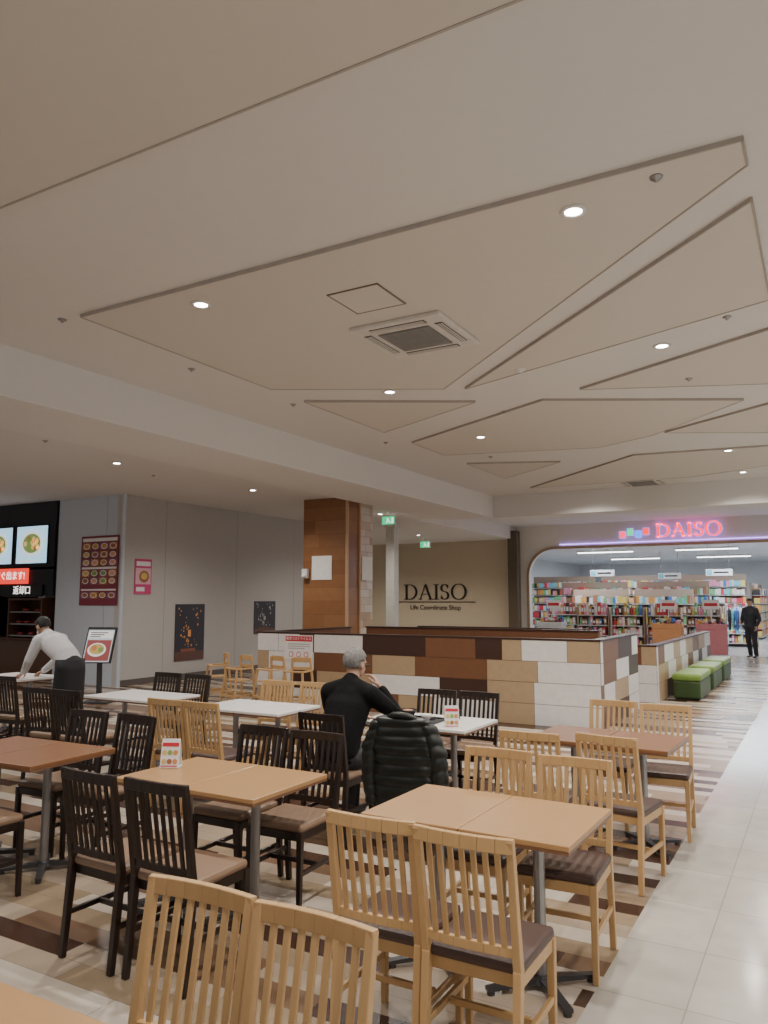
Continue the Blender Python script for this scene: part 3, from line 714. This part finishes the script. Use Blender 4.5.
for x,y in((-9.5,4.9),(-9.5,8.25),(-9.56,11.64),(-9.5,16.5),(-12.8,7.3)): lamp(x,y,3.83,72,(1,.95,.90))  # the last is an added lamp out of view, there to light the stall
for x,y in((-11.5,22.5),(-14.3,22.5)): lamp(x,y,3.83,140)
for x,y in((-6,22),(-2.5,22)): lamp(x,y,4.27,190)  # added lamps, placed only to brighten the shop fascia
def cassette():
    e=empty('ceiling_air_conditioner'); PW=mat('ivory cassette plastic',(.66,.63,.59),.5)
    b=MB(); b.box((0,0,-.02),(.92,.92,.04)); b.obj('panel',PW,e,bevel=.012)
    gm=mat('grey grille',(.20,.195,.185),.6)
    b=MB(); b.box((0,0,-.045),(.52,.52,.012),0)
    for k in range(17): b.box((0,-.24+.03*k,-.053),(.5,.008,.008),1)
    b.obj('intake_grille',[gm,mat('grille slat',(.36,.35,.33),.6)],e)
    for k in range(4):
        a=k*math.pi/2; R=Matrix.Rotation(a,3,'Z'); b=MB(); c=R@Vector((0,.365,-.042)); b.box(c,(.56,.075,.006),0,R=R)
        for q in(-.02,.005,.03): b.box(R@Vector((0,.36+q,-.048)),(.54,.012,.006),1,R=R)
        b.obj('air_outlet',[mat('dark outlet slot',(.05,.05,.05),.6),PW],e)
    return e
ac=cassette(); ac.location=(-3.22,6.27,4.195); tag(ac,'square white ceiling air conditioner with grey grille','air conditioner')
a2=copy_thing(ac,(-3.25,16.9,4.22)); 
b=MB(); 
for s in(-1,1): b.box((s*.235,0,0),(.014,.484,.008)); b.box((0,s*.235,0),(.484,.014,.008))
b.box((0,0,.001),(.456,.456,.006),1)
tag(b.obj('access_hatch',[mat('hatch frame',(.22,.17,.14),.5),M_PAN],loc=(-3.18,5.3,4.19)),'square ceiling access hatch with thin frame','access hatch')
b=MB(); b.lathe([(0,-.05),(.035,-.05),(.05,-.03),(.07,-.025),(.075,0),(0,0)]); tag(b.obj('smoke_detector',WHITE,smooth=True,loc=(-2.75,7.83,4.22)),'round white smoke detector on the ceiling','smoke detector')
b=MB(); b.lathe([(0,-.03),(.012,-.03),(.014,-.012),(.035,-.01),(.04,0),(0,0)]); sp=b.obj('sprinkler',STEEL,smooth=True,loc=(-.73,4.55,4.195)); tag(sp,'small ceiling sprinkler head','sprinkler','ceiling sprinkler heads')
for x,y,z in((-.62,7.3,4.22),(-5.85,4.4,4.22),(-5.85,7.9,4.22),(-5.9,6.1,4.22),(-3.6,9.6,4.22),(-1.2,9.1,4.195),(-6.0,10.6,4.22),(-5,12.6,4.22),(-9.0,6.6,3.83),(-9.9,9.4,3.83)):
    q=sp.copy(); C.objects.link(q); q.location=(x,y,z)
def exitsign(loc,rz,s=1):
    e=empty('exit_sign',loc,rz); e.scale=(s,s,s); b=MB(); b.box((0,0,0),(.5,.06,.3)); b.box((0,0,.2),(.03,.03,.12)); b.obj('housing',WHITE,e,bevel=.01)
    b=MB(); b.rect(-.23,-.13,.46,.26,0,-.033); b.disc(-.02,.06,.03,1,-.036); b.add([(-.06,-.036,.03),(.03,-.036,.03),(.05,-.036,-.02),(.1,-.036,-.09),(.06,-.036,-.1),(0,-.036,-.03),(-.07,-.036,-.1),(-.1,-.036,-.08),(-.04,-.036,-.01)],[tuple(range(9))[::-1]],1)
    b.rect(.12,-.1,.08,.19,1,-.036)
    b.obj('face',[em('exit green',(.03,.6,.25),1.2),em('exit white',(.8,1,.9),1.2)],e)
    return tag(e,'green lit emergency exit sign with running figure','exit sign')
exitsign((-9.2,16.4,3.64),0,.75); exitsign((-12.0,24.0,3.62),0,.8)

# ---------------------------------------------------------------- wall lettering (serif)
def letters(m,e,H,wid,name='letter',th=.13,tn=.04,y=0,D=.02):
    th*=H; tn*=H; x=0; out=[]; b=None
    def arc(cx,cz,rx,rz,a0,a1,n=26):
        pts=[]
        for i in range(n+1):
            a=a0+(a1-a0)*i/n; pts.append((cx+rx*math.cos(a),cz+rz*math.sin(a),a))
        for i in range(n):
            p,q=pts[i],pts[i+1]; am=(p[2]+q[2])/2; w=tn+(th-tn)*abs(math.cos(am))**1.3
            nx,nz=math.cos(am),math.sin(am)
            for yy in(0,-D):
                b.add([(p[0]-nx*w/2,yy,p[1]-nz*w/2),(q[0]-nx*w/2,yy,q[1]-nz*w/2),(q[0]+nx*w/2,yy,q[1]+nz*w/2),(p[0]+nx*w/2,yy,p[1]+nz*w/2)],[(0,1,2,3)])
    def bx(x0,x1,z0,z1): b.box(((x0+x1)/2,-D/2,(z0+z1)/2),(x1-x0,D,z1-z0))
    def diag(p,q,w): b.bar((p[0],-D/2,p[1]),(q[0],-D/2,q[1]),D,w,side=(0,1,0))
    for chh in 'DAISO':
        b=MB(); c=x+.1*H+.065*H
        if chh=='D': w=.85*H; bx(c-th/2,c+th/2,0,H); bx(x,x+.4*H,0,tn); bx(x,x+.4*H,H-tn,H); arc(x+.35*H,H/2,.45*H,H/2-tn/2,-math.pi/2,math.pi/2)
        elif chh=='A':
            w=.9*H; diag((x+.12*H,0),(x+.45*H,H),tn*1.2); diag((x+.45*H,H),(x+.78*H,0),th); bx(x+.22*H,x+.66*H,.33*H,.33*H+tn); bx(x,x+.25*H,0,tn); bx(x+.62*H,x+.93*H,0,tn)
        elif chh=='I': w=.34*H; bx(c-th/2,c+th/2,0,H); bx(x,x+.33*H,0,tn); bx(x,x+.33*H,H-tn,H)
        elif chh=='S':
            w=.6*H; cx=x+.28*H; arc(cx,.745*H,.2*H,.235*H,math.radians(20),math.radians(270)); arc(cx,.265*H,.22*H,.245*H,math.radians(90),math.radians(-160)); bx(cx+.17*H,cx+.2*H,.72*H,.95*H); bx(cx-.23*H,cx-.2*H,.04*H,.3*H)
        else: w=.95*H; arc(x+.47*H,H/2,.41*H,H/2,0,2*math.pi,40)
        o=b.obj(name,m,e); o.location=(0,y,0); out.append(o); x+=w+.06*H
    sc=wid/x
    for o in out: o.scale=(sc,1,1)
BZ=mat('dark bronze lettering',(.045,.035,.028),.4,.3)
e=empty('wall_lettering',(-13.85,25.88,1.72)); letters(BZ,e,.56,2.62)
textmesh('letter','Life Coordinate Shop',.24,BZ,e,(1.3,-.01,-.30),extrude=.004)
b=MB(); b.box((1.3,-.01,-.09),(3.2,.02,.025)); b.obj('underline',BZ,e)
tag(e,'dark serif shop name lettering on the beige wall','wall lettering')
NR=em('red neon',(1,.015,.03),2.2); NB=em('pale violet neon outline',(.40,.36,1),1.3)
e=empty('neon_sign',(-4.62,25.80,3.70)); letters(NR,e,.44,2.0,th=.16,tn=.08,y=-.03); letters(NB,e,.44,2.0,name='letter_outline',th=.21,tn=.12,y=0,D=.01)
sq=[em('pink neon',(1,.05,.12),2),em('green neon',(.03,.7,.25),1.6),em('blue neon',(.06,.25,1),2),em('red neon square',(1,.03,.03),2)]
for i in range(4):
    b=MB(); b.box((-1.05+i*.25,0,.13+(.08 if i%2 else 0)),(.18,.03,.21)); b.obj('square',sq[i],e)
    b=MB(); b.box((-1.05+i*.25,.015,.13+(.08 if i%2 else 0)),(.21,.01,.24)); b.obj('square_outline',NB,e)
b=MB(); b.box((.4,.05,.22),(3.3,.03,.03)); b.obj('mounting_rail',WHITE,e)
tag(e,'red neon shop name sign with coloured squares','neon sign')

# ---------------------------------------------------------------- shop interior
STR=em('shop tube',(.95,.98,1),7)
def tube():
    e=empty('ceiling_strip_light'); b=MB(); b.box((0,0,.03),(2.4,.18,.06)); b.obj('housing',WHITE,e,bevel=.01)
    b=MB(); b.cyl((-1.15,-.04,-.015),(1.15,-.04,-.015),.018,n=10); b.cyl((-1.15,.04,-.015),(1.15,.04,-.015),.018,n=10); b.obj('tube',STR,e); return e
tb=tube(); tag(tb,'white fluorescent strip light on the shop ceiling','strip light','shop ceiling strip lights'); k=0
for y in(28.5,33,39):
    for x in(-8.0,-4.0,0.2):
        o=tb if k==0 else copy_thing(tb,(0,0,0)); o.location=(x,y,3.72); k+=1
for y in(29,34,40):
    for x in(-8,-2.5,3):
        L=bpy.data.lights.new('a','AREA'); L.shape='RECTANGLE'; L.size=3; L.size_y=1.5; L.energy=190; L.color=(.80,.90,1)
        q=bpy.data.objects.new('shop_lamp',L); C.objects.link(q); q.location=(x,y,3.6)
PCOL=[(.65,.06,.08),(.08,.2,.55),(.75,.6,.15),(.75,.73,.7),(.2,.5,.22),(.75,.3,.42),(.35,.18,.10),(.7,.35,.10),(.2,.55,.65),(.75,.62,.55),(.04,.035,.045)]
PM=[mat('pack colour %d'%i,c,.45,var=.15,scale=20) for i,c in enumerate(PCOL)]
WTS=[2.5,1.5,2,3,1.5,3,2.5,2.5,2,3,1.5]
SHM=mat('white shelf metal',(.6,.6,.6),.4); WSH=mat('pale shelf back',(.36,.26,.20),.6)
def gondola(n=4,h=1.45):
    e=empty('display_shelf'); b=MB(); b.box((-.53,.1,h/2),(.03,.4,h)); b.box((.53,.1,h/2),(.03,.4,h)); b.box((0,.28,h/2),(1.06,.04,h)); b.obj('frame',WSH,e)
    for k in range(n):
        b=MB(); z=.12+k*(h-.05)/n; b.box((0,.06,z),(1.02,.40,.02)); b.box((0,-.15,z),(1.02,.02,.035)); b.obj('shelf',SHM,e)
    return e
gd=gondola(); rr=random.Random(9); first_g=True; cnt=0
pb={}
def product(x,y,z,kind,w,h,mi):
    key=(kind,mi)
    if key not in pb:
        b=MB()
        if kind=='box': b.box((0,0,.5),(1,1,1)); b.box((0,-.51,.5),(.7,.02,.4),1); b.box((0,0,1.01),(.9,.9,.03)); nm='product_box'
        else: b.lathe([(0,0),(.5,0),(.5,.65),(.25,.8),(.25,.9),(0,.9)],n=10); b.lathe([(0,.9),(.3,.9),(.3,1),(0,1)],n=10,m=1); nm='product_bottle'
        me=b.obj(nm,[PM[mi],WP]); pb[key]=me; o=me
    else:
        o=pb[key].copy(); C.objects.link(o)
    o.location=(x,y,z); o.scale=(w,w if kind!='box' else .15,h)
    tag(o,'small coloured packaged product on a shop shelf','product','packaged goods on shop shelves')
spots=[(-8.35,28.0,.1),(-7.1,27.4,-.1),(-5.9,27.3,0),(-4.75,27.5,.05),(-3.6,28.2,-.1),(-8.9,30.9,.15),(-2.75,31.4,.1)]
for (x,y,rz) in spots:
    if first_g: o=gd; first_g=False
    else: o=copy_thing(gd,(0,0,0))
    o.location=(x,y,0); tag(o,'brown-backed shop display shelf filled with goods','display shelf','shop display shelves')
    for k in range(4):
        z=.12+k*(1.45-.05)/4+.011
        xx=-.49
        while xx<.38 and cnt<298:
            w=rr.uniform(.07,.12); h=rr.uniform(.2,.32); product(x+xx+w/2,y-.04,z,rr.choice(['box','box','bottle']),w,h if k<3 else h*1.35,rr.choices(range(11),WTS)[0]); xx+=w+.004; cnt+=1
def wallunit(x,y,rz=0,h=6,W=3.0):
    b=MB(); b.box((0,.2,.2+h*.18),(W,.06,h*.36+.2),0)
    for k in range(h):
        r=random.Random(k*13+int(x*10)); z0=.1+k*.36; b.box((0,0,z0),(W,.4,.02),1); xx=-W/2+.03
        while xx<W/2-.14:
            w=min(r.uniform(.10,.36),W/2-.03-xx); hh=r.uniform(.22,.34)
            c=2+r.choices(range(11),WTS)[0]
            n=max(1,int(w/.09))
            for j in range(n): b.box((xx+w*(j+.5)/n,-.03,z0+.015+hh/2),(w/n-.008,.25,hh*r.uniform(.75,1)),c if r.random()<.45 else 2+r.randrange(11))
            xx+=w
    o=b.obj('stocked_wall_shelf',[WSH,SHM]+PM,loc=(x,y,0),rot=(0,0,rz)); tag(o,'tall shelving packed with coloured goods','wall shelf','stocked wall shelving',kind='stuff')
for x in(-7.5,-5.2): wallunit(x,29.9,h=5,W=2.1)
for x in(-10.9,-7.6,-4.4): wallunit(x,36.5,h=7)
for x in(-8.6,-5.4): wallunit(x,33.2,h=6,W=2.8)
for x in(-.2,3.1): wallunit(x,46,h=7)
for y in (29,32.2): wallunit(-12.6,y,H90,h=7)
for y in (30.5,33.8,37.1,40.4): wallunit(.4,y,-H90,h=6)
for y in (38.8,42.1): wallunit(-2.6,y,H90,h=6)
def bin_table(x,y,rz,cols,label):
    e=empty('display_bin',(x,y,0),rz); b=MB(); b.box((0,0,.4),(.9,.55,.8),0); b.box((0,-.28,.86),(.92,.02,.16)); b.box((0,.28,.86),(.92,.02,.16)); b.box((-.45,0,.86),(.02,.55,.16)); b.box((.45,0,.86),(.02,.55,.16)); b.obj('bin',cols[0],e,bevel=.01)
    b=MB(); r=random.Random(int(x*7+y*3))
    for i in range(60): b.box((r.uniform(-.4,.4),r.uniform(-.22,.22),.86+r.uniform(0,.2)),(r.uniform(.06,.13),r.uniform(.05,.1),r.uniform(.05,.16)),r.randrange(11),rz=r.uniform(0,3))
    o=b.obj('goods',PM,e); o['kind']='stuff'
    b=MB(); b.cyl((0,.25,.9),(0,.25,1.5),.012,n=8); b.box((0,.24,1.55),(.5,.015,.3)); b.rect(-.2,1.5,.4,.1,1,.23); b.obj('price_card',[WP,SR],e)
    tag(e,label,'display bin')
bin_table(-3.2,26.8,.1,[mat('pink bin',(.55,.2,.22),.5)],'pink promotional bin heaped with small goods')
bin_table(-8.4,26.7,0,[SHM],'white promotional bin heaped with small goods')
bin_table(-4.5,26.6,0,[mat('orange bin',(.6,.28,.12),.5)],'orange promotional bin heaped with small goods')
def hangsign():
    e=empty('hanging_sign'); b=MB(); b.box((0,0,0),(.9,.03,.24)); b.obj('board',WP,e,bevel=.004)
    b=MB(); b.rect(-.42,-.09,.18,.18,0,-.018); b.rect(-.18,-.03,.5,.06,1,-.018); b.obj('print',[PM[8],PM[10]],e)
    b=MB(); 
    for s in(-.35,.35): b.cyl((s,0,.12),(s,0,1.05),.006,n=6)
    b.obj('wire',STEEL,e); return e
hs=hangsign()
for i,(x,y) in enumerate(((-7.2,29.2),(-3.3,30.5),(-5.6,34))):
    o=hs if i==0 else copy_thing(hs,(0,0,0)); o.location=(x,y,2.7); tag(o,'white hanging category sign in the shop','sign','hanging shop signs')
def rack():
    e=empty('clothes_rack',(-2.5,28.8,0)); b=MB()
    for s in(-.45,.45): b.cyl((s,0,.05),(s,0,1.5),.015,n=8); b.box((s,0,.03),(.04,.5,.03))
    b.cyl((-.47,0,1.5),(.47,0,1.5),.015,n=8); b.obj('rail',STEEL,e); 
    return tag(e,'chrome clothes rack near the shop entrance','clothes rack')
rack()
for i in range(7):
    b=MB(); x=-2.86+i*.12; b.loft([(0,0,1.43),(0,0,1.38),(0,0,1.0),(0,0,.72)],[.03,.17,.17,.2],[.02,.035,.04,.045],side=(0,1,0),n=14)
    b.loft([(0,.16,1.34),(0,.24,1.0)],[.045,.04],n=8); b.loft([(0,-.16,1.34),(0,-.24,1.0)],[.045,.04],n=8)
    o=b.obj('garment',PM[[10,8,1,3,10,6,10][i]],smooth=True,loc=(x,28.8,0)); tag(o,'garment hanging on the rack','clothing','garments on the rack')

# ---------------------------------------------------------------- world and camera
w=bpy.data.worlds.new('w'); bpy.context.scene.world=w; w.use_nodes=True
bg=w.node_tree.nodes['Background']; bg.inputs[0].default_value=(1,.965,.925,1); bg.inputs[1].default_value=.50
cam=bpy.data.cameras.new('cam'); co=bpy.data.objects.new('camera',cam); C.objects.link(co)
cam.sensor_fit='AUTO'; cam.sensor_width=36; cam.lens=770/1024*36; cam.clip_end=200
co.location=(0,0,1.7); co.rotation_euler=(math.pi/2+math.atan(88/770),0,math.atan(441/775))
bpy.context.scene.camera=co
